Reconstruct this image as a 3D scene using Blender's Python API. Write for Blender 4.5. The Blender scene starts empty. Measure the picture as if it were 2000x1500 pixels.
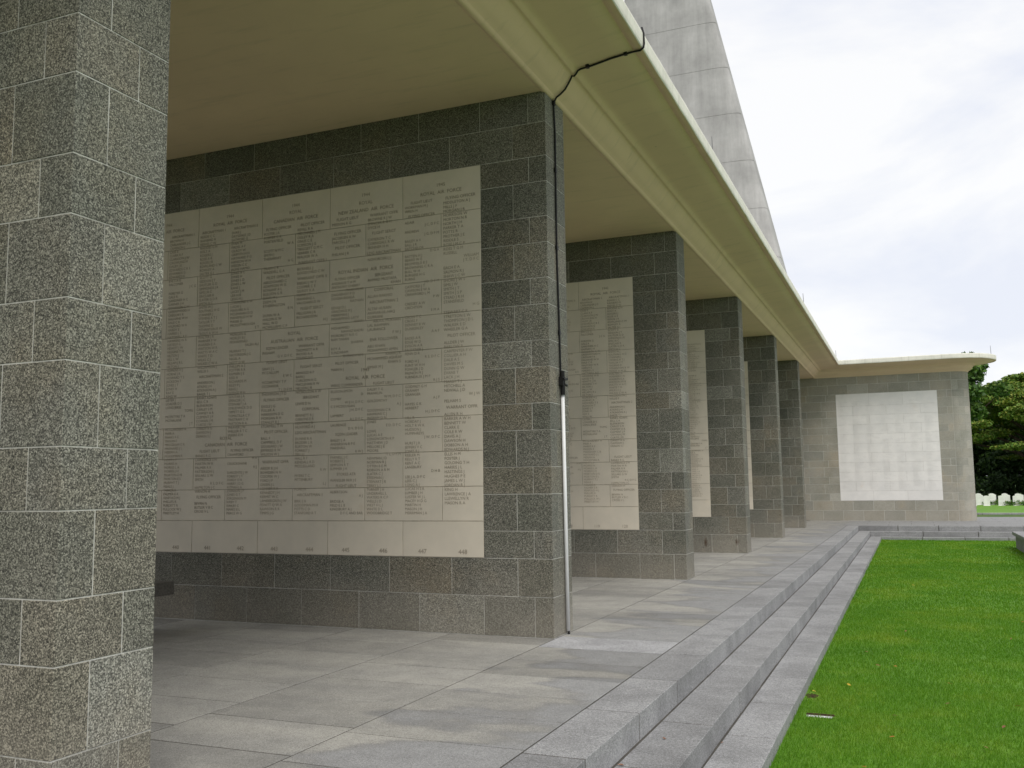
import bpy, bmesh, math, random
import numpy as np
from mathutils import Vector, Matrix
random.seed(7); rng = np.random.default_rng(7)
R = math.radians
scene = bpy.context.scene
C = scene.collection

# ------------------------------------------------------------------ camera
cam_d = bpy.data.cameras.new('camera'); cam = bpy.data.objects.new('camera', cam_d); C.objects.link(cam)
cam_d.sensor_width = 36; cam_d.lens = 33.198; cam_d.clip_end = 5000; cam_d.clip_start = 0.05
YAW, PITCH, ROLL = 0.3962, 0.1079, -0.0130
fw = Vector((-math.sin(YAW)*math.cos(PITCH), math.cos(YAW)*math.cos(PITCH), math.sin(PITCH)))
r0 = Vector((math.cos(YAW), math.sin(YAW), 0)); u0 = r0.cross(fw)
rt = r0*math.cos(ROLL) + u0*math.sin(ROLL); up = u0*math.cos(ROLL) - r0*math.sin(ROLL)
cam.matrix_world = Matrix(((rt.x, up.x, -fw.x, 2.949), (rt.y, up.y, -fw.y, 0), (rt.z, up.z, -fw.z, 1.335), (0, 0, 0, 1)))
scene.camera = cam

# ------------------------------------------------------------------ world: bright overcast sky
SUN_EL, SUN_AZ = R(54), R(138)          # azimuth measured clockwise from +Y
w = bpy.data.worlds.new('World'); scene.world = w; w.use_nodes = True
nt = w.node_tree; nt.nodes.clear()
def wn(t): return nt.nodes.new(t)
out = wn('ShaderNodeOutputWorld'); bg = wn('ShaderNodeBackground'); nt.links.new(bg.outputs[0], out.inputs[0])
sky = wn('ShaderNodeTexSky'); sky.sky_type = 'NISHITA'; sky.sun_disc = False
sky.sun_elevation = SUN_EL; sky.sun_rotation = SUN_AZ
sc_ = wn('ShaderNodeVectorMath'); sc_.operation = 'SCALE'; sc_.inputs[3].default_value = 0.10
nt.links.new(sky.outputs[0], sc_.inputs[0])
tc = wn('ShaderNodeTexCoord'); mp = wn('ShaderNodeMapping'); mp.inputs['Scale'].default_value = (1.0, 1.0, 2.2)
mp.inputs['Rotation'].default_value = (0.2, 0.35, 0.4); mp.inputs['Location'].default_value = (0.35, 0.9, 0.15)
nt.links.new(tc.outputs['Generated'], mp.inputs[0])
n1 = wn('ShaderNodeTexNoise'); n1.inputs['Scale'].default_value = 3.1; n1.inputs['Detail'].default_value = 6; n1.inputs['Roughness'].default_value = 0.56; n1.inputs['Distortion'].default_value = 0.35
nt.links.new(mp.outputs[0], n1.inputs['Vector'])
cr = wn('ShaderNodeValToRGB'); cr.color_ramp.elements[0].position = 0.40; cr.color_ramp.elements[1].position = 0.57
cr.color_ramp.elements[0].color = (0.585, 0.605, 0.662, 1); cr.color_ramp.elements[1].color = (0.70, 0.70, 0.70, 1)
nt.links.new(n1.outputs[0], cr.inputs[0])
mx = wn('ShaderNodeMix'); mx.data_type = 'RGBA'; mx.inputs[0].default_value = 0.93
nt.links.new(sc_.outputs[0], mx.inputs[6]); nt.links.new(cr.outputs[0], mx.inputs[7])
nt.links.new(mx.outputs[2], bg.inputs[0]); bg.inputs[1].default_value = 1.0

sd = bpy.data.lights.new('sun', 'SUN'); sun = bpy.data.objects.new('sun', sd); C.objects.link(sun)
sd.energy = 1.5; sd.angle = R(25); sd.color = (1.0, 0.96, 0.90)
sdir = Vector((math.sin(SUN_AZ)*math.cos(SUN_EL), math.cos(SUN_AZ)*math.cos(SUN_EL), math.sin(SUN_EL)))
sun.rotation_euler = sdir.to_track_quat('Z', 'Y').to_euler()
vs = scene.view_settings; vs.view_transform = 'Standard'; vs.look = 'None'; vs.exposure = 0.56; vs.gamma = 1.0
scene.cycles.use_denoising = True
scene.cycles.max_bounces = 12; scene.cycles.diffuse_bounces = 6; scene.cycles.transparent_max_bounces = 8

# ------------------------------------------------------------------ helpers
def link(o, parent=None):
    C.objects.link(o)
    if parent is not None: o.parent = parent
    return o
def tag(o, label=None, cat=None, group=None, kind=None):
    for k, v in (('label', label), ('category', cat), ('group', group), ('kind', kind)):
        if v: o[k] = v
    return o
def empty(name, loc=(0, 0, 0), rz=0):
    o = bpy.data.objects.new(name, None); o.empty_display_size = 0.1
    o.location = loc; o.rotation_euler = (0, 0, rz); C.objects.link(o); return o
def mesh(name, verts, faces, mat, parent=None, smooth=False):
    me = bpy.data.meshes.new(name); me.from_pydata([tuple(v) for v in verts], [], faces); me.update()
    if mat: me.materials.append(mat)
    if smooth:
        for p in me.polygons: p.use_smooth = True
    return link(bpy.data.objects.new(name, me), parent)
_cache = {}
def block_mesh(sx, sy, sz, mat, bev=0.004):
    key = (round(sx, 4), round(sy, 4), round(sz, 4), mat.name, bev)
    if key in _cache: return _cache[key]
    bm = bmesh.new(); bmesh.ops.create_cube(bm, size=1.0)
    bmesh.ops.scale(bm, vec=(sx, sy, sz), verts=bm.verts)
    if bev: bmesh.ops.bevel(bm, geom=bm.edges[:], offset=bev, segments=1, affect='EDGES')
    me = bpy.data.meshes.new('block'); bm.to_mesh(me); bm.free(); me.materials.append(mat)
    _cache[key] = me; return me
def block(name, x0, x1, y0, y1, z0, z1, mat, parent, bev=0.002):
    ps = parent.location if parent is not None else Vector((0, 0, 0))
    o = bpy.data.objects.new(name, block_mesh(x1-x0, y1-y0, z1-z0, mat, bev))
    o.location = ((x0+x1)/2-ps[0], (y0+y1)/2-ps[1], (z0+z1)/2-ps[2])
    return link(o, parent)
class MB:
    def __init__(s): s.v = []; s.f = []
    def add(s, v, f):
        b = len(s.v); s.v += [tuple(q) for q in v]; s.f += [tuple(i+b for i in q) for q in f]
    def box(s, x0, x1, y0, y1, z0, z1):
        s.add([(x0,y0,z0),(x1,y0,z0),(x1,y1,z0),(x0,y1,z0),(x0,y0,z1),(x1,y0,z1),(x1,y1,z1),(x0,y1,z1)],
              [(0,3,2,1),(4,5,6,7),(0,1,5,4),(1,2,6,5),(2,3,7,6),(3,0,4,7)])
    def tube(s, pts, rad, n=8):
        pts = [Vector(p) for p in pts]; rs = rad if hasattr(rad, '__len__') else [rad]*len(pts)
        rings = []; ref = Vector((0.13, 0.91, 0.37))
        for i, p in enumerate(pts):
            d = (pts[min(i+1, len(pts)-1)] - pts[max(i-1, 0)]).normalized()
            a = d.cross(ref).normalized(); b = d.cross(a)
            rings.append([p + (a*math.cos(2*math.pi*k/n) + b*math.sin(2*math.pi*k/n))*rs[i] for k in range(n)])
        v = [q for r_ in rings for q in r_]; f = []
        for i in range(len(pts)-1):
            for k in range(n):
                f.append((i*n+k, i*n+(k+1) % n, (i+1)*n+(k+1) % n, (i+1)*n+k))
        f.append(tuple(range(n))[::-1]); f.append(tuple((len(pts)-1)*n+k for k in range(n)))
        s.add(v, f)
    def build(s, name, mat, parent=None, smooth=False):
        return mesh(name, s.v, s.f, mat, parent, smooth)
def arr_mesh(name, V, F, mat, parent=None):
    """V (n,3) float array, F (m,k) int array, all faces of k corners"""
    me = bpy.data.meshes.new(name); n, k = F.shape
    me.vertices.add(len(V)); me.vertices.foreach_set('co', V.astype(np.float32).ravel())
    me.loops.add(n*k); me.loops.foreach_set('vertex_index', F.astype(np.int32).ravel())
    me.polygons.add(n); me.polygons.foreach_set('loop_start', np.arange(0, n*k, k, dtype=np.int32))
    me.polygons.foreach_set('loop_total', np.full(n, k, dtype=np.int32))
    me.update(calc_edges=True); me.materials.append(mat)
    return link(bpy.data.objects.new(name, me), parent)

# ------------------------------------------------------------------ materials
class N:
    def __init__(s, name, rough=0.85, spec=0.25):
        s.m = bpy.data.materials.new(name); s.m.use_nodes = True; s.t = s.m.node_tree
        s.b = s.t.nodes['Principled BSDF']; s.b.inputs['Roughness'].default_value = rough
        s.b.inputs['Specular IOR Level'].default_value = spec
    def n(s, t, **kw):
        q = s.t.nodes.new(t)
        for k, v in kw.items(): setattr(q, k, v)
        return q
    def l(s, a, b): s.t.links.new(a, b)
    def pos(s): return s.n('ShaderNodeNewGeometry').outputs['Position']
    def objvec(s):
        tcn = s.n('ShaderNodeTexCoord'); oi = s.n('ShaderNodeObjectInfo')
        mu = s.n('ShaderNodeVectorMath', operation='SCALE'); cb = s.n('ShaderNodeCombineXYZ')
        m1 = s.n('ShaderNodeMath', operation='MULTIPLY'); m1.inputs[1].default_value = 173.0
        m2 = s.n('ShaderNodeMath', operation='MULTIPLY'); m2.inputs[1].default_value = 91.0
        s.l(oi.outputs['Random'], m1.inputs[0]); s.l(oi.outputs['Random'], m2.inputs[0])
        s.l(m1.outputs[0], cb.inputs[0]); s.l(m2.outputs[0], cb.inputs[1])
        ad = s.n('ShaderNodeVectorMath', operation='ADD'); s.l(tcn.outputs['Object'], ad.inputs[0]); s.l(cb.outputs[0], ad.inputs[1])
        return ad.outputs[0], oi.outputs['Random']
    def scale(s, v, xyz):
        mpn = s.n('ShaderNodeMapping'); mpn.inputs['Scale'].default_value = xyz; s.l(v, mpn.inputs[0]); return mpn.outputs[0]
    def noise(s, v, sc, det=3, rough=0.55, dist=0):
        q = s.n('ShaderNodeTexNoise'); q.inputs['Scale'].default_value = sc; q.inputs['Detail'].default_value = det
        q.inputs['Roughness'].default_value = rough; q.inputs['Distortion'].default_value = dist
        if v is not None: s.l(v, q.inputs['Vector'])
        return q.outputs['Fac']
    def voro(s, v, sc):
        q = s.n('ShaderNodeTexVoronoi'); q.inputs['Scale'].default_value = sc; s.l(v, q.inputs['Vector'])
        sp = s.n('ShaderNodeSeparateColor'); s.l(q.outputs['Color'], sp.inputs[0]); return sp.outputs[0]
    def ramp(s, f, stops, mode='LINEAR'):
        q = s.n('ShaderNodeValToRGB'); e = q.color_ramp.elements; q.color_ramp.interpolation = mode
        while len(e) < len(stops): e.new(0.5)
        for el, (p, c) in zip(e, stops):
            el.position = p; el.color = (c if len(c) == 4 else (*c, 1)) if hasattr(c, '__len__') else (c, c, c, 1)
        s.l(f, q.inputs[0]); return q.outputs[0]
    def mix(s, f, a, b, mode='MIX'):
        q = s.n('ShaderNodeMix', data_type='RGBA', blend_type=mode)
        for i, v in ((0, f), (6, a), (7, b)):
            if isinstance(v, (int, float)) and i == 0: q.inputs[0].default_value = v
            elif hasattr(v, 'is_linked'): s.l(v, q.inputs[i])
            else: q.inputs[i].default_value = (*v, 1) if hasattr(v, '__len__') else (v, v, v, 1)
        return q.outputs[2]
    def math(s, op, a, b):
        q = s.n('ShaderNodeMath', operation=op)
        for i, v in ((0, a), (1, b)):
            if hasattr(v, 'is_linked'): s.l(v, q.inputs[i])
            else: q.inputs[i].default_value = v
        return q.outputs[0]
    def bump(s, h, d=0.002, st=1.0):
        q = s.n('ShaderNodeBump'); q.inputs['Distance'].default_value = d; q.inputs['Strength'].default_value = st
        s.l(h, q.inputs['Height']); s.l(q.outputs[0], s.b.inputs['Normal'])
    def col(s, c):
        if hasattr(c, 'is_linked'): s.l(c, s.b.inputs['Base Color'])
        else: s.b.inputs['Base Color'].default_value = (*c, 1)
        return s.m

def granite(name, rust=None, lift=1.0, warm=(1, 1, 1)):
    g = N(name, 0.8, 0.3); v, rnd = g.objvec(); p = g.pos()
    sp = g.ramp(g.voro(v, 185), [(0.0, (0.022, 0.022, 0.021)), (0.30, (0.06, 0.06, 0.056)), (0.55, (0.17, 0.167, 0.152)), (0.8, (0.36, 0.35, 0.315)), (1.0, (0.60, 0.585, 0.54))])
    sp2 = g.ramp(g.noise(v, 150, 2, 0.7), [(0.36, (0.04, 0.04, 0.038)), (0.52, (0.19, 0.185, 0.165)), (0.66, (0.50, 0.48, 0.43))])
    c = g.mix(0.42, sp, sp2)
    if lift == 1.0: c = g.mix(1.0, c, (0.87, 0.875, 0.87), 'MULTIPLY')
    tint = g.ramp(rnd, [(0.0, (0.72, 0.74, 0.70)), (0.2, (1.0, 1.0, 0.95)), (0.45, (0.84, 0.83, 0.77)), (0.65, (1.06, 1.0, 0.90)), (0.8, (0.92, 0.92, 0.89)), (0.93, (1.1, 1.08, 1.02)), (1.0, (1.34, 1.35, 1.33))])
    c = g.mix(1.0, c, tint, 'MULTIPLY')
    if lift != 1.0: c = g.mix(lift, c, g.mix(1.0, (0.51, 0.49, 0.445), g.mix(0.5, tint, (1, 1, 1)), 'MULTIPLY'))
    big = g.ramp(g.noise(p, 1.6, 4, 0.6), [(0.3, (0.82, 0.84, 0.80)), (0.55, (1, 1, 0.98)), (0.75, (1.12, 1.06, 0.96))])
    c = g.mix(1.0, c, big, 'MULTIPLY')
    # paler, lime-washed foot of the walls and brown weathering
    sz = g.n('ShaderNodeSeparateXYZ'); g.l(p, sz.inputs[0])
    hz = g.math('ADD', sz.outputs[2], g.math('MULTIPLY', g.noise(p, 2.3, 3), 0.5))
    low = g.ramp(hz, [(0.30, 1.0), (0.85, 0.0)])
    c = g.mix(g.math('MULTIPLY', low, 0.28), c, (0.40, 0.36, 0.30))
    br = g.ramp(g.noise(p, 0.9, 5, 0.65), [(0.56, 0.0), (0.72, 0.5)])
    c = g.mix(g.math('MULTIPLY', br, 0.7), c, g.mix(1.0, c, (0.95, 0.84, 0.70), 'MULTIPLY'))
    if rust:
        for (rx, rz, sx, szz) in rust:
            q = g.n('ShaderNodeVectorMath', operation='SUBTRACT'); g.l(p, q.inputs[0]); q.inputs[1].default_value = (rx, 0, rz)
            s2 = g.n('ShaderNodeVectorMath', operation='MULTIPLY'); g.l(q.outputs[0], s2.inputs[0]); s2.inputs[1].default_value = (1/sx, 0, 1/szz)
            ln = g.n('ShaderNodeVectorMath', operation='LENGTH'); g.l(s2.outputs[0], ln.inputs[0])
            d = g.math('ADD', ln.outputs['Value'], g.math('MULTIPLY', g.noise(p, 30, 3), 0.5))
            k = g.ramp(d, [(0.4, 0.85), (1.0, 0.0)])
            c = g.mix(k, c, (0.07, 0.035, 0.018))
    g.bump(g.noise(v, 150, 2), 0.0015, 0.5)
    return g.col(c)
M_granite = granite('granite')
M_granite_wing = granite('wing_granite', None, 0.5)
M_granite_rust = granite('granite_rust_stained', [(-0.79, 0.20, 0.055, 0.15), (-0.185, 0.215, 0.06, 0.11)])

def step_granite(name, base, dark):
    g = N(name, 0.75, 0.3); v, rnd = g.objvec(); p = g.pos()
    sp = g.ramp(g.voro(v, 260), [(0, 0.5), (0.35, 0.88), (0.7, 1.08), (1, 1.4)])
    sp2 = g.ramp(g.noise(v, 60, 3, 0.75), [(0.3, 0.72), (0.7, 1.25)])
    c = g.mix(1.0, g.mix(1.0, base, sp, 'MULTIPLY'), sp2, 'MULTIPLY')
    c = g.mix(1.0, c, g.ramp(rnd, [(0, 0.86), (0.5, 1.0), (1, 1.1)]), 'MULTIPLY')
    st = g.ramp(g.noise(p, 2.2, 5, 0.65), [(0.35, 0.78), (0.6, 1.05)])
    c = g.mix(1.0, c, st, 'MULTIPLY')
    g.bump(g.noise(v, 220, 2), 0.001, 0.6)
    return g.col(c)
M_step = step_granite('step_granite', (0.30, 0.30, 0.302), 0)

def paving():
    g = N('paving_granite', 0.7, 0.3); v, rnd = g.objvec(); p = g.pos()
    sp = g.ramp(g.voro(v, 230), [(0, 0.62), (0.35, 0.9), (0.7, 1.05), (1, 1.3)])
    # dry pale patches with a sharp outline beside darker damp stone
    sx = g.n('ShaderNodeSeparateXYZ'); g.l(p, sx.inputs[0])
    pn = g.noise(g.scale(p, (0.8, 1.7, 1.0)), 1.1, 3.0, 0.45, 0.2)
    val = g.math('ADD', sx.outputs[0], g.math('MULTIPLY', g.math('SUBTRACT', pn, 0.5), 4.6))
    pm = g.ramp(val, [(0.36, 1.0), (0.62, 0.0)])
    inner = g.ramp(g.noise(g.scale(p, (0.5, 1.3, 1)), 1.6, 4, 0.6), [(0.38, (0.30, 0.293, 0.272)), (0.6, (0.365, 0.354, 0.322))])
    damp = g.ramp(val, [(0.56, (0.25, 0.246, 0.236)), (0.9, (0.285, 0.285, 0.283))])
    c = g.mix(pm, damp, inner)
    c = g.mix(1.0, c, sp, 'MULTIPLY')
    c = g.mix(1.0, c, g.ramp(rnd, [(0, 0.84), (0.5, 1.0), (1, 1.1)]), 'MULTIPLY')
    c = g.mix(1.0, c, g.ramp(g.noise(p, 5, 5, 0.7), [(0.3, 0.86), (0.65, 1.06)]), 'MULTIPLY')
    g.bump(g.noise(v, 220, 2), 0.0008, 0.5)
    return g.col(c)
M_pave = paving()
M_white_slab = step_granite('pale_slab_granite', (0.46, 0.46, 0.47), 0)

def simple(name, c, rough=0.8, var=0.08, sc=6, spec=0.25, bump=0.0):
    g = N(name, rough, spec); p = g.pos()
    k = g.ramp(g.noise(p, sc, 5, 0.6), [(0.3, 1-var), (0.7, 1+var)])
    if bump: g.bump(g.noise(p, sc*12, 3), bump, 0.6)
    return g.col(g.mix(1.0, c, k, 'MULTIPLY'))
def mortar():
    g = N('mortar', 0.95, 0.1); p = g.pos()
    c = g.ramp(g.noise(p, 2.6, 5, 0.7), [(0.30, (0.30, 0.29, 0.26)), (0.48, (0.52, 0.51, 0.47)), (0.66, (0.64, 0.63, 0.59))])
    return g.col(g.mix(1.0, c, g.ramp(g.noise(p, 40, 3), [(0.3, 0.8), (0.7, 1.1)]), 'MULTIPLY'))
M_mortar = mortar()
M_mortar_pale = simple('pale_mortar', (0.70, 0.69, 0.65), 0.95, 0.2, 9)
M_bed = simple('paving_bed', (0.075, 0.07, 0.06), 0.95, 0.3)
M_joint = simple('panel_joint', (0.42, 0.37, 0.30), 0.95, 0.25)
M_joint_pale = simple('pale_panel_joint', (0.60, 0.58, 0.55), 0.95, 0.2)
def soffit():
    g = N('soffit_cream_paint', 0.75, 0.25); p = g.pos()
    c = g.mix(1.0, (0.77, 0.59, 0.405), g.ramp(g.noise(p, 1.1, 6, 0.6), [(0.3, 0.94), (0.7, 1.04)]), 'MULTIPLY')
    st = g.ramp(g.noise(g.scale(p, (1.2, 9, 3)), 1.0, 5, 0.7), [(0.54, 0.0), (0.8, 0.42)])
    c = g.mix(st, c, (0.42, 0.35, 0.23))
    sp = g.ramp(g.noise(p, 16, 3, 0.5), [(0.75, 0.0), (0.80, 0.5)])
    return g.col(g.mix(sp, c, (0.30, 0.25, 0.16)))
M_soffit = soffit()
def fascia():
    g = N('fascia_cream_paint', 0.7, 0.3); p = g.pos()
    c = g.mix(1.0, (0.82, 0.80, 0.71), g.ramp(g.noise(p, 2.2, 6, 0.65), [(0.3, 0.86), (0.65, 1.04)]), 'MULTIPLY')
    st = g.ramp(g.noise(g.scale(p, (14, 14, 1.5)), 1.0, 4, 0.7), [(0.52, 0.0), (0.75, 0.55)])
    return g.col(g.mix(st, c, (0.42, 0.40, 0.34)))
M_fascia = fascia()
def limestone(name, base):
    g = N(name, 0.8, 0.25); v, rnd = g.objvec(); p = g.pos()
    c = g.mix(1.0, base, g.ramp(rnd, [(0, 0.97), (1, 1.02)]), 'MULTIPLY')
    c = g.mix(1.0, c, g.ramp(g.noise(p, 3.0, 6, 0.6), [(0.3, (0.93, 0.93, 0.92)), (0.7, (1.05, 1.04, 1.02))]), 'MULTIPLY')
    br = g.ramp(g.noise(p, 1.7, 5, 0.7), [(0.62, 0.0), (0.8, 0.35)])
    return g.col(g.mix(br, c, g.mix(1.0, c, (0.85, 0.72, 0.6), 'MULTIPLY')))
M_lime = limestone('panel_limestone', (0.70, 0.64, 0.545))
M_lime_pale = limestone('pale_limestone', (0.80, 0.785, 0.77))
M_letter = simple('lettering_brown', (0.35, 0.30, 0.235), 0.9, 0.3, 1.2)
M_bench = simple('dark_bench_granite', (0.10, 0.093, 0.08), 0.7, 0.35, 60)
M_letter_faint = simple('overexposed_lettering', (0.735, 0.72, 0.70), 0.9, 0.1, 1.2)  # overexposure put into the colour: letters nearly as bright as the pale panel
M_black = simple('black_cable', (0.012, 0.012, 0.012), 0.5, 0.2, 20)
M_pvc = simple('grey_white_plastic', (0.74, 0.745, 0.75), 0.4, 0.05, 4, 0.4)
M_rod = simple('dull_metal', (0.18, 0.18, 0.18), 0.4, 0.1, 9, 0.5)
def concrete():
    g = N('pylon_concrete', 0.9, 0.2); p = g.pos()
    st = g.ramp(g.noise(g.scale(p, (1.3, 1.3, 0.10)), 1.0, 5, 0.65), [(0.3, 0.84), (0.62, 1.04)])
    st2 = g.ramp(g.noise(g.scale(p, (4.0, 4.0, 0.35)), 1.0, 4, 0.7), [(0.3, 0.90), (0.6, 1.03)])
    bl = g.ramp(g.noise(p, 0.7, 6, 0.65), [(0.3, 0.74), (0.65, 1.08)])
    c = g.mix(1.0, g.mix(1.0, g.mix(1.0, (0.445, 0.432, 0.43), st, 'MULTIPLY'), st2, 'MULTIPLY'), bl, 'MULTIPLY')
    g.bump(g.noise(p, 8, 4), 0.01, 0.4)
    return g.col(c)
M_conc = concrete()
def grass(name, blades, k=1.0):
    g = N(name, 0.65, 0.2); p = g.pos()
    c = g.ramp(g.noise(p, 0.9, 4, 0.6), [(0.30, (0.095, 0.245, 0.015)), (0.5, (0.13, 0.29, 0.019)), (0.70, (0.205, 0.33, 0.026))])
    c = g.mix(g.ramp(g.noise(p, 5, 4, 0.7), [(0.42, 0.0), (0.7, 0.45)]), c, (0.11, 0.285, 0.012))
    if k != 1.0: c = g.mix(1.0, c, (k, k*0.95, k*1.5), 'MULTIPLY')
    if blades:
        rp = g.n('ShaderNodeNewGeometry').outputs['Random Per Island']
        c = g.mix(1.0, c, g.ramp(rp, [(0, (0.85, 0.88, 0.85)), (0.6, (1.0, 1.0, 1.0)), (0.94, (1.25, 1.2, 1.2)), (1.0, (2.2, 1.45, 2.0))]), 'MULTIPLY')
        tr = g.n('ShaderNodeBsdfTranslucent'); g.l(c, tr.inputs['Color']); ms = g.n('ShaderNodeMixShader'); ms.inputs[0].default_value = 0.4
        ou = g.t.nodes['Material Output']; g.l(g.b.outputs[0], ms.inputs[1]); g.l(tr.outputs[0], ms.inputs[2]); g.l(ms.outputs[0], ou.inputs[0])
    else:
        c = g.mix(1.0, c, g.ramp(g.noise(p, 40, 4, 0.8), [(0.3, 0.55), (0.7, 1.15)]), 'MULTIPLY')
        g.bump(g.noise(p, 60, 3), 0.02, 0.8)
    return g.col(c)
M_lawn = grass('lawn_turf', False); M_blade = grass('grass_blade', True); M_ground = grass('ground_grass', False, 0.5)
M_leaf_o = simple('orange_leaf', (0.42, 0.17, 0.04), 0.7, 0.3, 40)
M_leaf_b = simple('brown_leaf', (0.22, 0.10, 0.05), 0.7, 0.3, 40)
M_leaf_y = simple('yellow_leaf', (0.55, 0.38, 0.05), 0.7, 0.3, 40)
M_soil = simple('soil', (0.07, 0.045, 0.028), 0.95, 0.4, 25, 0.1, 0.02)
M_whitestone = simple('white_headstone', (0.74, 0.73, 0.70), 0.8, 0.1, 3)
M_bark = simple('bark', (0.06, 0.045, 0.035), 0.95, 0.3, 4, 0.1, 0.03)
def leafmat(name, stops):
    g = N(name, 0.6, 0.25); rp = g.n('ShaderNodeNewGeometry').outputs['Random Per Island']
    c = g.ramp(rp, stops); p = g.pos()
    return g.col(g.mix(1.0, c, g.ramp(g.noise(p, 0.25, 3, 0.6), [(0.35, 0.75), (0.65, 1.2)]), 'MULTIPLY'))
M_rain = leafmat('rain_tree_leaf', [(0, (0.07, 0.15, 0.02)), (0.5, (0.13, 0.22, 0.028)), (0.85, (0.21, 0.25, 0.035)), (1, (0.26, 0.25, 0.05))])
M_dark = leafmat('dark_leaf', [(0, (0.015, 0.035, 0.010)), (0.7, (0.03, 0.065, 0.015)), (1, (0.06, 0.11, 0.02))])
M_mid = leafmat('mid_leaf', [(0, (0.03, 0.07, 0.014)), (0.6, (0.06, 0.13, 0.02)), (1, (0.12, 0.19, 0.035))])
M_purple = simple('purple_petal', (0.16, 0.05, 0.22), 0.7, 0.2, 20)
M_plant = leafmat('plant_leaf', [(0, (0.04, 0.10, 0.02)), (0.8, (0.10, 0.19, 0.04)), (1, (0.30, 0.26, 0.05))])

# ------------------------------------------------------------------ the ground, one sheet to the horizon
YW = [2.635, 7.931, 13.291, 18.601, 23.982, 29.267, 34.812]
T = 0.502; L = 6.374; ZC = 5.0
def gz(y): return float(np.interp(y, [32, 39.72, 45, 82, 90, 105, 140, 3000], [-0.386, 0.055, 0.00, -0.64, -0.69, -0.78, -1.0, -1.0]))
xs = [-2500, -400, -100, -40, -15, -5, 0, 2, 6, 10, 16, 25, 40, 70, 120, 400, 2500]
ys = [-2500, -300, -60, -15, 0, 10, 20, 32, 35, 39.72, 42, 45, 52, 60, 70, 82, 90, 105, 140, 300, 1000, 2500]
V = [(x, y, gz(y)) for y in ys for x in xs]; nx = len(xs)
F = [(j*nx+i, j*nx+i+1, (j+1)*nx+i+1, (j+1)*nx+i) for j in range(len(ys)-1) for i in range(nx-1)]
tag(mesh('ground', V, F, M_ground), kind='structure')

lw = MB(); lw.box(2.05, 7.5, -6, 30.33, -0.5, -0.3845); tag(lw.build('lawn', M_lawn), kind='structure')
lw = MB(); lw.add([(-20, 39.9, 0.062), (40, 39.9, 0.062), (40, 45, 0.006), (-20, 45, 0.006), (40, 82, -0.634), (-20, 82, -0.634), (40, 92, -0.695), (-20, 92, -0.695)], [(0, 1, 2, 3), (3, 2, 4, 5), (5, 4, 6, 7)]); tag(lw.build('cemetery_lawn', M_lawn), kind='structure')
# lawn blades
def lawn():
    Vs = []
    for (x0, x1, y0, y1, den, h, wd) in ((2.07, 5.2, 4.5, 9.0, 9000, 0.030, 0.0042), (2.07, 6.2, 9.0, 14.0, 4600, 0.032, 0.006),
                                         (2.07, 7.0, 14.0, 22.0, 1900, 0.034, 0.010), (2.07, 7.0, 22.0, 30.3, 1000, 0.034, 0.015), (2.07, 4.6, 2.0, 4.5, 5000, 0.03, 0.0045)):
        n = int((x1-x0)*(y1-y0)*den); x = rng.uniform(x0, x1, n); y = rng.uniform(y0, y1, n)
        keep = ~((x > 5.30) & (y < 27.4) & (x < 5.9)) & ~((x > 2.13) & (x < 2.345) & (y > 7.485) & (y < 7.575)) & ~((np.hypot((x-2.11)/0.08, (y-8.19)/0.15) < 1) & (rng.random(n) < 0.7)); x = x[keep]; y = y[keep]; n = len(x)
        a = rng.uniform(0, 2*np.pi, n); hh = h*rng.uniform(0.55, 1.25, n); ln = rng.uniform(0, 0.9, n)*hh; la = rng.uniform(0, 2*np.pi, n)
        near = np.clip((x-2.065)/0.06, 0, 1); hh = hh*(1+0.35*(1-near))
        z = np.full(n, -0.388)
        dx = np.cos(a)*wd/2; dy = np.sin(a)*wd/2
        p = np.stack([np.stack([np.maximum(x-dx, 2.067), y-dy, z], 1), np.stack([np.maximum(x+dx, 2.067), y+dy, z], 1),
                      np.stack([np.maximum(x+np.cos(la)*ln, 2.067), y+np.sin(la)*ln, z+hh], 1)], 1)
        Vs.append(p.reshape(-1, 3))
    V = np.concatenate(Vs); F = np.arange(len(V)).reshape(-1, 3)
    o = arr_mesh('lawn_grass', V, F, M_blade)
    tag(o, 'short green mown lawn grass below the granite steps', 'grass', kind='stuff')
lawn()

# ------------------------------------------------------------------ terrace: paving slabs on a bed
terr = empty('terrace_paving'); tag(terr, kind='structure')
m = MB(); m.box(-12, 1.07, -5, 40-0.3, -0.45, -0.0022); m.box(1.07, 26, 31.29, 39.65, -0.45, -0.0024)
m.build('paving_bed', M_bed, terr)
G = 0.0055
strips = [(0.0, 1.068)] + [(-1.02*(k+1), -1.02*k) for k in range(11)]
pitch = 0.585
rest = MB()
for si, (x0, x1) in enumerate(strips):
    y = -3.2 + (0.0 if si % 2 == 0 else 0.29)
    if si == 0: y = -3.0
    while y < 31.2:
        y1 = min(y + pitch, 31.28)
        mat = M_white_slab if (si == 0 and y <= 7.66 < y1) else M_pave
        dz = rng.uniform(-0.0006, 0.0008)
        seen = (si == 0 and y > 3.5 and y < 25) or (1 <= si <= 2 and 4 < y < 22) or (3 <= si <= 5 and 3.8 < y < 8.2)
        if seen: block('paving_slab', x0+G, x1-G, y+0.005, y1-0.005, -0.06, dz, mat, terr, 0.0015)
        else: rest.box(x0+G, x1-G, y+0.008, y1-0.008, -0.06, dz)
        y = y1
yy = 31.32
while yy < 39.5:
    for k in range(18):
        x0 = -1.0 + k*1.3 + (0.65 if int(yy/0.8) % 2 else 0)
        if x0 < 0.1 and yy < 34.0: rest.box(x0+G, x0+1.3-G, yy+G, yy+0.8-G, -0.06, 0.0)
        else: rest.box(x0+G, x0+1.3-G, yy+G, yy+0.8-G, -0.06, rng.uniform(-0.001, 0.001))
    yy += 0.8
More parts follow.
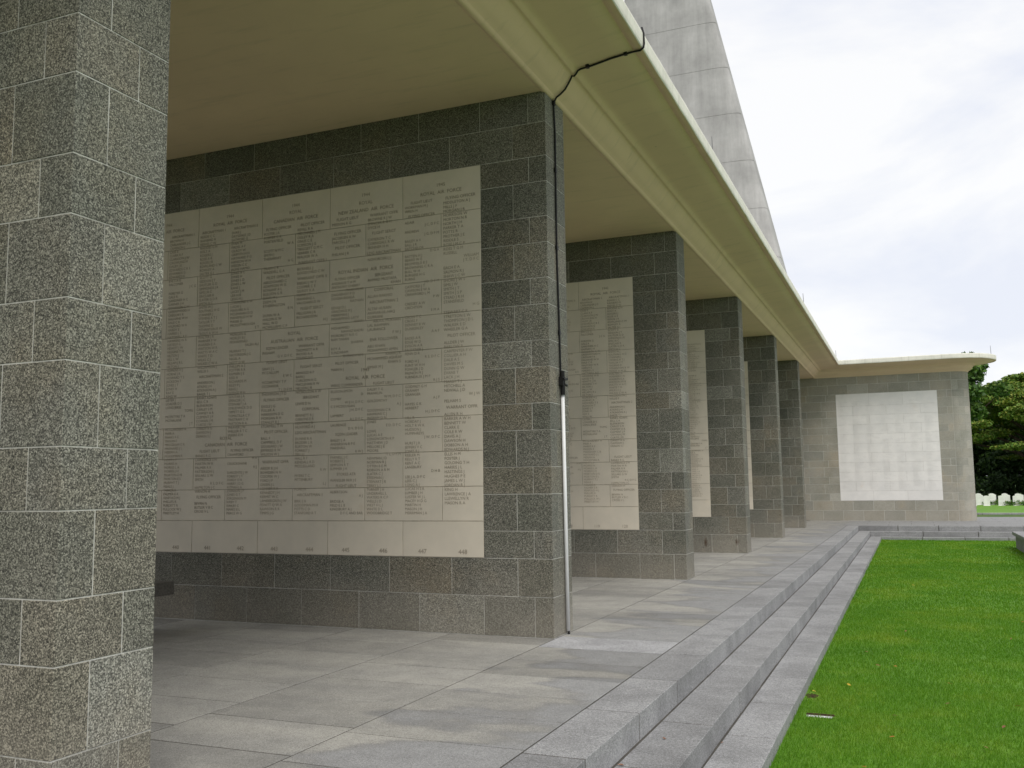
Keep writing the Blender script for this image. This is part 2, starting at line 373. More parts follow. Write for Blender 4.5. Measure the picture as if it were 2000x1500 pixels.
tag(rest.build('paving_slabs_beyond', M_pave, terr), kind='stuff')

# ------------------------------------------------------------------ granite steps along the terrace and across its end
S = [1.406, 1.739, 2.065]; E_ = [30.97, 30.64, 30.31]; ZT = [0.0, -0.152, -0.2975]; XB = [1.070, 1.418, 1.751]
steps = empty('granite_steps'); tag(steps, kind='structure')
m = MB(); m.box(1.08, 1.4025, -2, 31.2, -0.6, -0.0026); m.box(1.4025, 1.7355, -2, 30.95, -0.6, -0.1546); m.box(1.7355, 2.06, -2, 30.62, -0.6, -0.3001); m.box(1.4025, 14, 30.975, 31.28, -0.6, -0.0065); m.box(1.7355, 14, 30.645, 30.975, -0.6, -0.159); m.box(2.06, 14, 30.315, 30.645, -0.6, -0.305); m.build('step_bed', M_bed, steps)
offs = [4.585, 5.04, 5.45]
for k in range(3):
    zb = ZT[k] - 0.16 if k < 2 else -0.55
    y = offs[k] - 6.0
    while y < E_[k] + 0.01:
        y1 = y + 1.0 + rng.uniform(-0.02, 0.02)
        if y1 > E_[k] - 0.35: y1 = E_[k] + 0.30 - 0.02*k
        block('step_stone', XB[k]+0.002, S[k]+rng.uniform(-0.002, 0.002), y+0.0065, y1-0.0065, zb, ZT[k]+rng.uniform(-0.0008, 0.0008), M_step, steps, 0.003)
        y = y1
        if y > E_[k]: break
    x = S[k] - 0.004
    while x < 14:
        x1 = x + 1.12 + (0.0 if k != 1 else 0.35)
        block('step_stone', x+0.009, x1-0.009, E_[k]+rng.uniform(-0.002, 0.002), E_[k]+(0.345 if k == 0 else 0.318), zb, ZT[k]-0.002+rng.uniform(-0.001, 0.001), M_step, steps, 0.005)
        x = x1
# far kerb beside the cemetery lawn
kerb = empty('lawn_kerb'); tag(kerb, kind='structure')
x = -2.0
while x < 26:
    block('kerb_stone', x+0.004, x+1.84-0.004, 39.66, 39.92, -0.10, 0.115, M_step, kerb, 0.012); x += 1.84

# ------------------------------------------------------------------ memorial walls
ZS = [0.0, 0.355, 0.69]
for i in range(13): ZS.append(ZS[-1] + (0.2436 if i % 2 == 0 else 0.3310))
ZS += [ZS[-1] + 0.325, ZC]
PX = -0.667; PT, PB = ZS[15], ZS[2]
ROWS = [4.354, 3.954, 3.63, 3.308, 2.978, 2.645, 2.325, 1.997, 1.668, 1.340, 1.021, 0.690]
J = 0.0026
def face_joints(c, x_right, x_left):
    """joint positions on the long face of course c, running from the right corner to the left"""
    short = (c % 2 == 0)                   # courses 0, 2, 4 .. start with the narrow corner stone
    first = 0.175 if short else 0.335
    xs_ = [x_right, x_right - first]
    step = 0.66
    x = x_right - first - (0.495 if short else 0.66)
    while x > x_left + 0.2:
        xs_.append(x); x -= step
    xs_.append(x_left); return xs_
def memorial_wall(i, label, mat=M_granite, gmat=None):
    y0 = YW[i]; root = empty('memorial_wall', (0, y0, 0))
    tag(root, label, 'wall', 'granite walls of the name panels', 'thing')
    m = MB(); m.box(-L+0.005, -0.0022, 0.0025, 0.118, 0, ZC-0.002); m.box(-0.138, -0.0022, 0.118, T-0.002, 0, ZC-0.002)
    m.build('mortar_core', M_mortar, root)
    m = MB(); m.box(-L+0.002, -0.139, 0.119, T-0.001, 0, ZC-0.003); m.build('stone_core', mat, root)
    for c in range(len(ZS)-1):
        z0, z1 = ZS[c]+J, ZS[c+1]-J
        if c == len(ZS)-2: z1 = ZC - 0.001
        if c == 0: z0 = 0.006
        mt = gmat if (gmat and c == 0) else mat
        js = face_joints(c, 0.0, -L)
        inpanel = 2 <= c < 15
        short = (c % 2 == 0)
        ey = 0.33 if short else 0.172      # how deep the corner stone runs along the end face
        if inpanel:
            js = [0.0, (-0.175 if short else -0.335), PX] ; js2 = [-L+0.667, -L+0.667-(0.49 if short else 0.33), -L]
            segs = list(zip(js[1:], js[:-1])) + list(zip(js2[1:], js2[:-1]))
        else: segs = list(zip(js[1:], js[:-1]))
        for k, (a, b) in enumerate(segs):
            j = float(np.clip(0.0008*rng.standard_normal(), -0.0015, 0.0012))
            a2 = a + (J if a > -L+0.01 else 0); b2 = b - (J if b < -0.001 else 0)
            if inpanel and abs(a-PX) < 1e-6: a2 = a+0.001
            ye = ey - J if k == 0 else 0.12
            block('granite_block', a2, b2, y0+0.5*j, y0+ye, z0, z1, mt, root)
        block('granite_block', -0.14, 0.0005, y0+ey+J, y0+T, z0, z1, mt, root)
    return root
LETTERS = []
def name_panel(i, root, mat, x_right=PX, x_left=-L+0.667, cw=0.84, rows=ROWS, top=PT, jm=None):
    y0 = root.location.y
    p = MB(); p.box(x_left, x_right, 0.0005, 0.06, PB, top)
    pan = p.build('inscription_panel', jm or M_joint, root); pan['label'] = 'inscribed limestone name panel'
    rows = list(rows); rows[0] = top - 0.0005; rows[-1] = PB
    for r in range(len(rows)-1):
        x = x_right; first = True
        while x > x_left + 0.05:
            w_ = cw/2 if (first and r % 2 == 1) else cw
            x1 = max(x - w_, x_left); first = False
            o = bpy.data.objects.new('panel_slab', block_mesh(x-x1-0.006, 0.05, rows[r]-rows[r+1]-0.0065, mat, 0.0015))
            o.location = ((x+x1)/2, -0.004+0.025+0.0004*rng.standard_normal(), (rows[r]+rows[r+1])/2); link(o, pan)
            x = x1
    return pan
def lettering(pan, key, tx, x, z, align, size, mat=None):
    cu = bpy.data.curves.new('lettering', 'FONT'); cu.body = tx; cu.size = size; cu.align_x = align; cu.resolution_u = 2; cu.fill_mode = 'FRONT'
    o = bpy.data.objects.new('line_of_text', cu); C.objects.link(o); LETTERS.append((o, pan, key, x, z))
def column(pan, key, x0, text, z0=4.088, cw=0.42, zend=1.085):
    """lines run down the column; blank lines are shorter; @z jumps to a height on the panel"""
    segs = []; cur = [z0, []]
    for t in text.split('/'):
        if t[:1] == '@': segs.append(cur); cur = [float(t[1:]), []]
        else: cur[1].append(t)
    segs.append(cur)
    for i, (zs_, ls) in enumerate(segs):
        ze = segs[i+1][0] + 0.16 if i+1 < len(segs) else zend
        u = [0.45 if not t else (1.12 if t[0] == '^' else 1.0) for t in ls]
        pt = min(0.0413, (zs_-ze)/max(sum(u)-1, 1)); z = zs_
        for t, k in zip(ls, u):
            if t:
                if t[0] == '^': lettering(pan, key, t[1:], x0+cw/2, z, 'CENTER', min(0.043, pt*1.04))
                elif t[0] == '>': lettering(pan, key, t[1:], x0+cw-0.02, z, 'RIGHT', min(0.040, pt*0.97))
                else: lettering(pan, key, t, x0+0.025, z, 'LEFT', min(0.040, pt*0.97))
            z -= pt*k
COLS = {
448: "^FLYING OFFICER/MIDDLETON A J/MILLS J F/MORGAN J R/MORRISON W/MORTON N R/NORTH J H/PARKER T A/POTTS R/PROTHER J E/RIDDLE S/ROSE J M C P/ROSS T G M/RUSSELL/>WILLIAM/>J T, D F C//EACH E A/SALMON R J/SHAW J C W/SHORE J W S/SIMS J W/SMITH J T/SMITH J S P/STEAD J R H/STANSFIELD/>H G//STEWART C R/STRETTON E W/THOMPSON J D L/WALKER E D/WHEELER G A//^PILOT OFFICER//ALLDER J W/BARLOW R/CARPENTER F W/COLLIER A H/DALE A S/DAVIES M S/DUNN G W/EVANS T/LACK J H/MARSH T J/MITCHELL A/NEWALL J D/>W J W//PELHAM S//^WARRANT OFFR//ALLEN R H/BARKER A W H/BENNETT W/CLARK E/COLE R W/DAVIS A J/DAWSON H/DOBSON A H/EDWARDS N J/ELLIS H M/FOSTER J/GOLDING T H/HARRIS J L/HASTINGS J/HUGHES P E/JAMES L W J/JORDAN R J/KING H/LAWRENCE J A/LLEWELLYN R/MASON R A",
447: "^FLIGHT LIEUT/WORKMAN M J/WREN H//^FLYING OFFICER//ADAIR/>J C, D F C//ANDREW/>J G, D F M//BAILEY A V/BALL J R/BATCHELOR/>D G A/BATTEN H J/BEARD W E/BROMFIELD E S/BROWNING C R A/BULL W H/BURGESS H G/BURNS/>J D, D F M/CATFORD J T/CAWSON E W A/CRAWFORD L M/>P W//CRESSEY A W/CRICHTON/>E M A//CROSS T C/CROSS F/DENNEY R W/DUNKERLEY/>A A F//EADES A R/EDGE W D/EVISON A R/FAULKNER J/FENN D R/>R S, D F C/FORD H J/FLINT W H H/FOWLER J D/FRENCH M J/FURNEAUX J M P/>R J S//GODFREY G H/GRAHAM/GRANGER/>A J F//HAYES G K/HERBERT/>H J, D F C//HILL R/HOBDAY J/HOLT R W K/HUDSON J/HUMPHREYS/>J W, D F C//HURST J R/JEFFERS V C/JONES R J/KEELER M/KELLY R T/KENT A C/LANSBURY/>D H B//LEE J A, D F C/LEES C J/LONG A J/LUCAS H S R/LUMBER J H/LUSTER W J L/MACEY H D G/MARTIN H/MASON J H/MERRIMAN J A",
446: "@4.022/^WARRANT OFFR/BROWNE R J W/SPENCER R G H/DYCE H//^FLIGHT SERGT//CAMERON T C/CORNIGALL R W/SKINNER H H//^LDG AIRCRAFTMAN//NOVOROSKI J J/@3.412/^SERGEANT/AHMAD MUSTAFA/>KHAN//^CORPORAL//ALLAH RAKHIO//^AIRCRAFTMAN 2//ALTAF HUSAIN/ANWAR-UL-HAQ/DURRANI/>ABDUL MUKHAN/LAL RAHMAN/LAURANCE/>F W J//^ENR FOLLOWER//ABU KHAN/MOHAMMED AMIN/>KHAN J R/MOHAMMED ASHRAF/>KHAN S/OMAR M J/@2.338/^FLIGHT LIEUT//DALBY T G/FRANKLIN/>W M, D F C/GOLDSMITHY/>A J//GOODMAN C R/HAWKINS C J/INGRAM O N/JONES/>E D, D F C//LOWE/LUCAS A E/LONGWORTH R P/MATTHEW J D/MELLORS J E/MOORE/>T L, D F M/NEWMAN J D/NORMAN R J/OTTEN B E M/ROBSON A R M/SLATER C J/STEDMAN J/STEWART J R/TERRY L J/TURNER J H/UNDERHILL L/WATERS R C F/WELLS J D/WEST H L J/WHITE D L/WOODBRIDGE T",
445: "@4.022/^FLIGHT LIEUT/MEESON R G////^FLYING OFFICER/JACOBSEN A W/PARCELL J P//^PILOT OFFICER//PHILANI J R/@3.412/^FLYING OFFICER/ANDRADE T A M/ANTHONY CHERRY/>PRABHAKAR/DADABHOY P D/DOGRA RANGA/>NATHAN//EDULJI D J/GRACIOUS M J/MERRIMAN J/MOHAMMAD LATIF/>KHAN//MOHAMMED/>NAWAZ KADRI/MORORETT N K C/RAM TARAN/>SHARMA//ROY A/SUNDARAM/>DORAISWAMI///^PILOT OFFICER//MAIN N J/@2.338/^WING COMMANDER//ELLISON-SMITH/>D/COMBY/>W E H, D F C/C E MCDOUGAN/>J H, D F C//LAMBERT/>A J, D F C//LAURENCE/>D V, D S O//^SQDN LEADER//BAILEY L A/ANDERSON R P E/MARSHALL/>R W J//PARNELL J C/ROBERTS J/SIMPSON R T/SUMMER J H//^STOKES ATR//WANGLER RKR J E//^FLIGHT LIEUT//ALBERTSON/>A J//BRIDGE A/FIELD E L B/KINGSBURY A J/>D F C AND BAR",
444: "@4.022/^PILOT OFFICER/REVILL R A/ODONNELL J M/OGLEY R A/ONUS C E/SCIMSON J G/TRIGGETT G M C/VERRIER C R/WALKER W A//^WARRANT OFFR I//BICKNELL J/GOODCHILD C W//^WARRANT OFFR II/BIBEAU J W Y/COOPER C E/GILROY K A/MARIE J T/MANNING L/VAUGHAN D W//^FLIGHT SERGT/MILLIGAN J R/RICHARDSON/>H J/@2.765/^WARRANT OFFR/THOMSETT A R/WOOD A A/YOUNG H E////^FLIGHT SERGT//ARNOLD A P/BAIN J/CURLSON H G/MACLEHAN R W/NELSON J R/NICHOLSON A W//^SERGEANT//LEWIS D N//^CORPORAL//BENNETT R J/GIBBONS E R/HENTON J B/HUXFORD A J//^LDG AIRCRAFTMAN//DUNNE R A/BRODER L K/BURTON W/FORREST J/GILL J J/HALL R F/KENDALL R D/MCCLELLAND/>R W//MYERS T C/PITTENBURY/>L J//POPE J R//^AIRCRAFTMAN 1//BIRK E R/GOODMAN M H/POTTS C D/STANFORD R T",
443: "@4.022/^FLYING OFFICER/FOSTER J A/PORTER C R/PORTERFIELD/>W A//SCOTT N M C/SMITH J/THEBARRAY/>H G//TRAIN C R/WADDELL G A//^PILOT OFFICER/ABELDGAARD C/ADAMSON W G/BONANY A L/BULLION G R/DAVIS M L/DEEM J N/ETHERINGTON/>B N//DUNN W A/HALDIN K W/HALL W D/MCWILLIAMS C P/@2.765/^SQDN LEADER/INGHAM/>G V, D F C//^FLIGHT LIEUT//GRAY J L/MCCALLUM/>E W C//MCCARTNEY T P/OCONNOR/>T J, D F M/THOMPSON J F D//^FLYING OFFICER//EAGLE J G/FULLER A/HARRISON D G/MORGAN R H/STANLEY R J/STORMELL T W//^PILOT OFFICER//BALL F/CAMPBELL D F/GOUGARD J W/JEFFERIES R W/WILSON W J///^WARRANT OFFR//ARKER R J H/BOWDEN N H/COOPER W J/FORD J P/GREEN J L/HENNER R R/KENNEDY J H/KERMIT W C/LANDERGREN J W/PEWITT Q W A/RAWSON R R/TIMMS J G",
442: "^AIRCRAFTMAN II/DUKE J/DRYSDALE J D/EATMORE G/EVAN M/FIRDEL A F/GILROY W/GRIFFITH H H/HAYWARD F G/HANSON W H/IVESON C C/JALKIE HAMID/JONES A C/JONES H/JONES L D/JONES L W/KANE J/LACEY J M/LEA H R/LEGG H J/LORIMOND E W/LUCAS J/MAGUIRE A G/MCLENNAN D D/MANSFIELD H W/MASSIE D/MICKLETHROUGH/>E T//MORGAN G/MORLEY B J/MOHAMMAD/>SALEH ALI//MURRAY T J/NICKERSON J G/NIGEL A/NOTT D W/PHILLIPS A S/POTTER R R/RAMSEN J E/REID R/RICHARDS M/RILEY P J/RING J/SLEDGE M H/SOUTAR J A/SPENCER J C/STEWART J A/STRUDWICK D D/TIPPETT G L/TOMATILLA C F/TRISTRAM C H/WATSON R A/WEAVER J W/WELLER R T C/WEEKS E H/@1.728/^FLYING OFFICER/CRAWFORD/>H A//CRUICKSHANK/>H J//DARGENTIS J W/FORREST J T/HARDY D R/HARRY J D G/KITMAN J A/JOHNSON J P/JONES G T/JORGENSON M/KIRBY T/KIRKBY C/MARKS E L/PIERCE W G",
441: "^AIRCRAFTMAN 1/READE C C/RAINBIRD R/REEVES C W/RHODES G H/ROLT A/ROGERS J/ROSE A R/ROUSE J R/ROWLAND C W/ROWLEY A/SALTER G J/SCOTT G/SEDDON J T/SHUTLER G D/SIMMONDS J R/SIMS J R C/SINCLAIR R/SLATER G D R/SMITH A C/SMITH W J/SOUTHALL H G/STANNER J/STEVENS R T J/TAYLOR Y T/THOMAS D/TITHANTON R W/TROUT A W H/WALTER J R/WARNER F W/WARREN E A/WATSON W R/WATTS W A C/WHITE T D/WILKS C J/WILKES C W A/WILLIAMSON J/WILLIS S//^AIRCRAFTMAN 2//ANDERSON J/ATKINS J H/ATKINSON A J/BAKER T J/BANKS ADAMS/BELL C R/BLENKIRON/CARLEY S M/CAWSEY A R/CLEMENT J P/COWAN J M/CURTIS J W/DANDY R G/DAWSON J/DEAKIN S J/@1.728/^FLIGHT LIEUT/BANKS R G/LAWRENCE S H/MARTIN W R/PALMER R R/PATTERSON L/SELLARS G W/SMITH/>R S, D F C/HAMILTON J C/VERNON H//^FLYING OFFICER//BEVAN N/BUTLER V B C/CROSS V L",
440: "^AIRCRAFTMAN 1/BROWN H/CARLANDER J C/CAMERON J/CASE E/CLARK R F/CLARKSON J W/CROWLING H/DALBY J E/EDWARDS C R S/EDWARDS G/EDWARDS E/EVE S A G/FALCONER/>J C G//FORSTER G/GALE R/GARDINER H C/GARNER J H/GOODSON C W/GREENWOOD H/GREGORY R/HALHANE W H/HALE C R/HALFORD W R/HARDY E/HARRIS L S/HATTWELL R F/HAWKINS W R/HAYES F G/HEWITT J W/HIGGINS T H/HILTON J/HILL L W/HILLAM J R L/HILTON J/HOPKINS H J/HORNE J R/HOWARD T S/JACKSON T/JONES J T/JONES H/KAY E/KING W/LISTER J/LOADER D S/LONG JERSE/>TOMG//MCENTYRE T A/MCFARLANE/>J T//MCGLARDERY A/MAIR A/MARKS R E/MASON E/MADGHAM C R/MAYNARD J L/MERIAN A/MOODMAN R/MOTT L P/MORRIS H/MORRIS L A/MORRIS J H/MORTON D R/MORTON E L/MURPHY T J/NEALE J/PARKER R/PALMER E R/PENFOLD H J/PHILLIPS R/PURDETT R/PULLOCK W J/PRIESTLEY H",
}
PAIRS = [(447, 4.228, '1945'), (447, 4.155, 'ROYAL  AIR  FORCE'), (445, 4.24, '1944'), (445, 4.16, 'ROYAL'), (445, 4.085, 'NEW ZEALAND  AIR  FORCE'), (445, 3.475, 'ROYAL INDIAN  AIR  FORCE'),
         (445, 2.475, '1945'), (445, 2.40, 'ROYAL  AIR  FORCE'), (443, 4.24, '1944'), (443, 4.17, 'ROYAL'), (443, 4.095, 'CANADIAN  AIR  FORCE'), (443, 2.90, 'ROYAL'), (443, 2.83, 'AUSTRALIAN  AIR  FORCE'),
         (441, 4.228, '1944'), (441, 4.155, 'ROYAL  AIR  FORCE'), (441, 1.855, 'ROYAL'), (441, 1.79, 'CANADIAN  AIR  FORCE'), (439, 4.228, '1944'), (439, 4.155, 'ROYAL  AIR  FORCE')]

w0 = memorial_wall(0, 'coarse speckled granite wall end standing opposite the panel numbered 440 to 448')
w1 = memorial_wall(1, 'granite wall with panel numbered 440 to 448 and a white conduit on its end')
w2 = memorial_wall(2, 'granite wall with panel numbered 119 and 120, next behind the conduit wall')
w3 = memorial_wall(3, 'granite wall with two dark rust stains low on its face', gmat=M_granite_rust)
w4 = memorial_wall(4, 'granite wall directly behind the rust stained one')
w5 = memorial_wall(5, 'last free standing granite wall before the wing with the pale panel')
for i, wl in ((1, w1), (2, w2), (3, w3), (4, w4), (5, w5)):
    pan = name_panel(i, wl, M_lime)
    if i == 1:
        for n_, tx in COLS.items():
            x0 = PX - 0.42*(449-n_); column(pan, n_, x0, tx)
            lettering(pan, n_, str(n_), x0+0.21, 0.722, 'CENTER', 0.060)
        for n_, z_, tx in PAIRS: lettering(pan, n_, tx, PX - 0.42*(449-n_) + 0.42, z_, 'CENTER', 0.050)
    else:
        keys = [441, 440, 442, 444] if i == 2 else [440, 442]
        for q, kk in enumerate(keys):
            x0 = PX - 0.42*(q+1); column(pan, q, x0, COLS[kk])
            if i == 2: lettering(pan, q, str(120-q), x0+0.21, 0.722, 'CENTER', 0.060)
        if i == 2:
            lettering(pan, 0, '1942', PX-0.42, 4.228, 'CENTER', 0.052); lettering(pan, 0, 'ROYAL  AIR  FORCE', PX-0.42, 4.155, 'CENTER', 0.052)

# the wing wall with a rounded end
XE, RW = 4.93, 0.55
def wing_wall():
    y0 = YW[6]; root = empty('wing_wall', (0, y0, 0))
    tag(root, 'long granite wing wall with rounded end and one large pale panel', 'wall', kind='thing')
    cx = XE - RW
    m = MB(); m.box(-6.4, cx, 0.0025, 2*RW-0.004, 0, ZC-0.002)
    n = 20; arc = [(cx + (RW-0.004)*math.sin(math.pi*k/n), RW - (RW-0.004)*math.cos(math.pi*k/n)) for k in range(n+1)]
    m.add([(x, y, 0) for x, y in arc] + [(x, y, ZC-0.002) for x, y in arc], [(k, k+1, n+2+k, n+1+k) for k in range(n)])
    m.build('mortar_core', M_mortar_pale, root)
    pl, pr = 0.68, 3.92
    for c in range(len(ZS)-1):
        z0, z1 = ZS[c]+J, ZS[c+1]-J
        if c == 0: z0 = 0.006
        if c == len(ZS)-2: z1 = ZC-0.001
        short = c % 2 == 0
        if 2 <= c < 15:
            segs = [(pr, pr+(0.26 if short else 0.40))] if False else []
            xr = 4.22 if short else 4.38
            segs = [(pr, xr)] if not short else [(pr, pr+0.30)] + ([(pr+0.30, 4.38)] if True else [])
            x = pl; k = 0
            while x > -2.4:
                d = (0.34 if short else 0.5) if k == 0 else 0.66
                segs.append((max(x-d, -2.5), x)); x -= d; k += 1
        else:
            segs = []; x = 4.38; k = 0
            while x > -2.4:
                d = 0.66 if not (k == 0 and short) else 0.33
                segs.append((max(x-d, -2.5), x)); x -= d; k += 1
        for a, b in segs:
            j = float(np.clip(0.0008*rng.standard_normal(), -0.0015, 0.0012))
            block('granite_block', a+J, b-J, y0+j, y0+0.12, z0, z1, M_granite_wing, root)
        # curved stones round the end
        cuts = [0, 42, 95, 140, 180] if short else [0, 20, 68, 118, 160, 180]
        for a, b in zip(cuts[:-1], cuts[1:]):
            a_, b_ = R(a)+J/RW, R(b)-J/RW; ns = 6; v = []; f = []
            for k in range(ns+1):
                t = a_ + (b_-a_)*k/ns
                for rr in (RW, RW-0.1):
                    for zz in (z0, z1): v.append((cx + rr*math.sin(t), RW - rr*math.cos(t), zz))
            for k in range(ns):
                q = 4*k
                f += [(q, q+4, q+5, q+1), (q+1, q+5, q+7, q+3), (q+2, q+3, q+7, q+6), (q, q+2, q+6, q+4)]
            f += [(0, 1, 3, 2), (4*ns, 4*ns+2, 4*ns+3, 4*ns+1)]
            mesh('granite_block', v, f, M_granite_wing, root)
    pan = name_panel(6, root, M_lime_pale, pr, pl, 1.08, jm=M_joint_pale); pan['label'] = 'pale limestone panel with faint slab joints and lettering'
    for q, kk in enumerate((441, 440, 442, 444, 443, 448, 447)): column(pan, q, pl+0.03+0.46*q, COLS[kk], cw=0.44)
    return pan
WING_PAN = wing_wall()
bpy.context.view_layer.update(); dg = bpy.context.evaluated_depsgraph_get()
GR = {}
for o, pan, key, x, z in LETTERS:
    me = bpy.data.meshes.new_from_object(o.evaluated_get(dg)); GR.setdefault((pan.name, key), (pan, []))[1].append((me, x, z))
for o, *_ in LETTERS:
    cu = o.data; bpy.data.objects.remove(o); bpy.data.curves.remove(cu)
for (pn_, key), (pan, items) in GR.items():
    bm = bmesh.new()
    for me, x, z in items:
        n0 = len(bm.verts); bm.from_mesh(me); bm.verts.ensure_lookup_table()
        for v_ in bm.verts[n0:]: v_.co = (v_.co.x + x, -0.0060, v_.co.y + z)
        bpy.data.meshes.remove(me)
    me = bpy.data.meshes.new('lettering'); bm.to_mesh(me); bm.free(); me.materials.append(M_letter_faint if pan is WING_PAN else M_letter)
    q = bpy.data.objects.new('lettering', me); link(q, pan); q['kind'] = 'stuff'


# ------------------------------------------------------------------ roof
def roof():
    root = empty('canopy_roof', (0, 0, ZC)); tag(root, 'long flat cream canopy roof with moulded cornice over the granite walls', 'roof', kind='thing')
    Y0 = -5.0; Y6 = YW[6]; cx = XE - RW
    prof = [(-0.035, 5.0), (-0.03, 4.988), (0.0, 4.982), (0.022, 4.992), (0.028, 5.012), (0.034, 5.020), (0.075, 5.042), (0.12, 5.082), (0.155, 5.128), (0.18, 5.170), (0.196, 5.196), (0.212, 5.200),
            (0.222, 5.196), (0.236, 5.208), (0.246, 5.236), (0.262, 5.250), (0.30, 5.256), (0.42, 5.270), (0.62, 5.296), (0.79, 5.318), (0.795, 5.328), (0.810, 5.330), (0.816, 5.318), (0.885, 5.322)]
    fas = [(0.885, 5.322), (0.893, 5.332), (0.898, 5.36), (0.900, 5.455), (0.893, 5.478), (0.86, 5.485)]
    def path(step):
        pts = []
        y = Y0
        while y < Y6 - 1.3: pts.append(((0, y), (1, 0))); y += step
        pts.append(((0, Y6), (1, -1)))
        x = 1.3
        while x < cx: pts.append(((x, Y6), (0, -1))); x += step
        n = 22
        for k in range(n+1):
            t = math.pi*k/n; d = (math.sin(t), -math.cos(t)); pts.append(((cx + RW*d[0], Y6+RW + RW*d[1]), d))
        pts.append(((-8, Y6+2*RW), (0, 1)))
        return pts
    def sweep(name, pr, mat, pts, wob=0.0, par=root):
        v = []; f = []; n = len(pr)
        for i, ((px, py), (dx, dy)) in enumerate(pts):
            for o, z in pr:
                wz = wob*rng.standard_normal() if wob else 0
                v.append((px+dx*o, py+dy*o, z - ZC + wz*0.6))
        for i in range(len(pts)-1):
            for k in range(n-1): f.append((i*n+k, (i+1)*n+k, (i+1)*n+k+1, i*n+k+1))
        o = mesh(name, v, f, mat, par, name == 'cornice')
        return o
    P = path(0.5)
    sweep('cornice', prof, M_soffit, P)
    sweep('fascia', fas, M_fascia, path(0.23), 0.0028)
    Lp = [((-L, Y6-2), (-1, 0)), ((-L, Y0), (-1, 0))]
    sweep('cornice', prof, M_soffit, Lp); sweep('fascia', fas, M_fascia, Lp)
    m = MB(); m.box(-L, -0.03, Y0, Y6, 0.0, 0.02); m.build('ceiling', M_soffit, root)
    t = MB(); t.box(-L-0.86, 0.87, Y0, Y6+0.3, 0.40, 0.482); t.box(-8, cx, Y6-0.87, Y6+2*RW+0.87, 0.401, 0.483)
    n = 20; q = [(cx, Y6+RW)] + [(cx + (RW+0.87)*math.sin(math.pi*k/n), Y6+RW - (RW+0.87)*math.cos(math.pi*k/n)) for k in range(n+1)]
    t.add([(x, y, 0.482) for x, y in q], [(0, k+1, k+2) for k in range(n)])
    t.build('roof_slab', M_fascia, root)
roof()

# ------------------------------------------------------------------ pylon
def pylon():
    cx, cy = -6.46, 42.0; root = empty('concrete_pylon', (cx, cy, -0.3))
    tag(root, 'tall tapering weathered grey concrete pylon rising behind the canopy roof', 'pylon')
    def ring(z, inset=0.0, n=40):
        a = 7.13 - 0.2148*z - inset; b = max(1.35 - 0.030*z, 0.4) - inset; pts = []
        for k in range(n):
            t = 2*math.pi*k/n; c_, s_ = math.cos(t), math.sin(t); e = 2/9.0
            pts.append((a*math.copysign(abs(c_)**e, c_), b*math.copysign(abs(s_)**e, s_), z+0.3))
        return pts
    zs = [-0.3] + [15.47 + 2.24*k for k in range(-6, 6)] + [28.5]; n = 40
    for a, b in zip(zs[:-1], zs[1:]):
        rs = [ring(a+0.008, 0.007), ring(a+0.016), ring(b-0.016), ring(b-0.008, 0.007)]
        v = [p for r_ in rs for p in r_]; f = []
        for i in range(3):
            for k in range(n): f.append((i*n+k, i*n+(k+1) % n, (i+1)*n+(k+1) % n, (i+1)*n+k))
        f.append(tuple(range(3*n, 4*n))); f.append(tuple(range(n))[::-1])
        mesh('concrete_lift', v, f, M_conc, root)
    rs = [ring(-0.3, 0.012), ring(28.4, 0.012)]; v = rs[0]+rs[1]
    mesh('core', v, [(k, (k+1) % n, n+(k+1) % n, n+k) for k in range(n)], M_conc, root)
pylon()

# ------------------------------------------------------------------ lightning conductor on the wall end
def conductor():
    Yc = 8.13; root = empty('lightning_conductor', (0, Yc, 0))
    tag(root, 'black lightning conductor cable running down into a white conduit on the wall end', 'cable')
    up_ = [(0.89, 5.52), (0.906, 5.46), (0.908, 5.36), (0.902, 5.322), (0.87, 5.305), (0.80, 5.304), (0.73, 5.297), (0.60, 5.280), (0.40, 5.253), (0.345, 5.243), (0.29, 5.238), (0.262, 5.228), (0.245, 5.195), (0.225, 5.178),
           (0.205, 5.180), (0.19, 5.155), (0.165, 5.11), (0.13, 5.066), (0.085, 5.025), (0.045, 5.0), (0.022, 4.965), (0.014, 4.91)]
    pts = [(x, 0.02*rng.standard_normal()*0.2, z) for x, z in up_] + [(0.012, 0.03, 4.66), (0.013, 0.022, 4.2), (0.012, 0.02, 3.47), (0.012, 0.045, 2.9), (0.013, 0.06, 2.4), (0.016, 0.078, 2.1)]
    m = MB(); m.tube(pts, 0.0095, 8); m.build('cable', M_black, root, True)
    for x, y, z in ((0.73, 0, 5.306), (0.36, 0, 5.252), (0.012, 0.003, 4.95), (0.008, 0.025, 4.30), (0.008, 0.022, 3.55), (0.008, 0.05, 2.75)):
        b = MB(); b.box(x-0.016, x+0.014, y-0.018, y+0.018, z-0.02, z+0.02); b.build('cable_clip', M_black, root)
    b = MB(); b.box(0.001, 0.045, 0.03, 0.092, 2.255, 2.335); b.tube([(0.05, 0.03, 2.31), (0.05, 0.125, 2.32)], 0.013); b.tube([(0.045, 0.06, 2.27), (0.045, 0.13, 2.262)], 0.013)
    b.tube([(0.03, 0.06, 2.39), (0.03, 0.07, 2.17)], 0.022)
    b.build('test_clamp', M_black, root)
    c = MB(); c.tube([(0.022, 0.079, 2.17), (0.022, 0.095, 1.1), (0.022, 0.111, 0.03)], 0.0175, 10); c.build('conduit', M_pvc, root, True)
    e = MB(); e.tube([(0.022, 0.111, 0.05), (0.026, 0.113, 0.02), (0.03, 0.105, 0.004)], 0.011); e.build('cable_tail', M_black, root)
conductor()
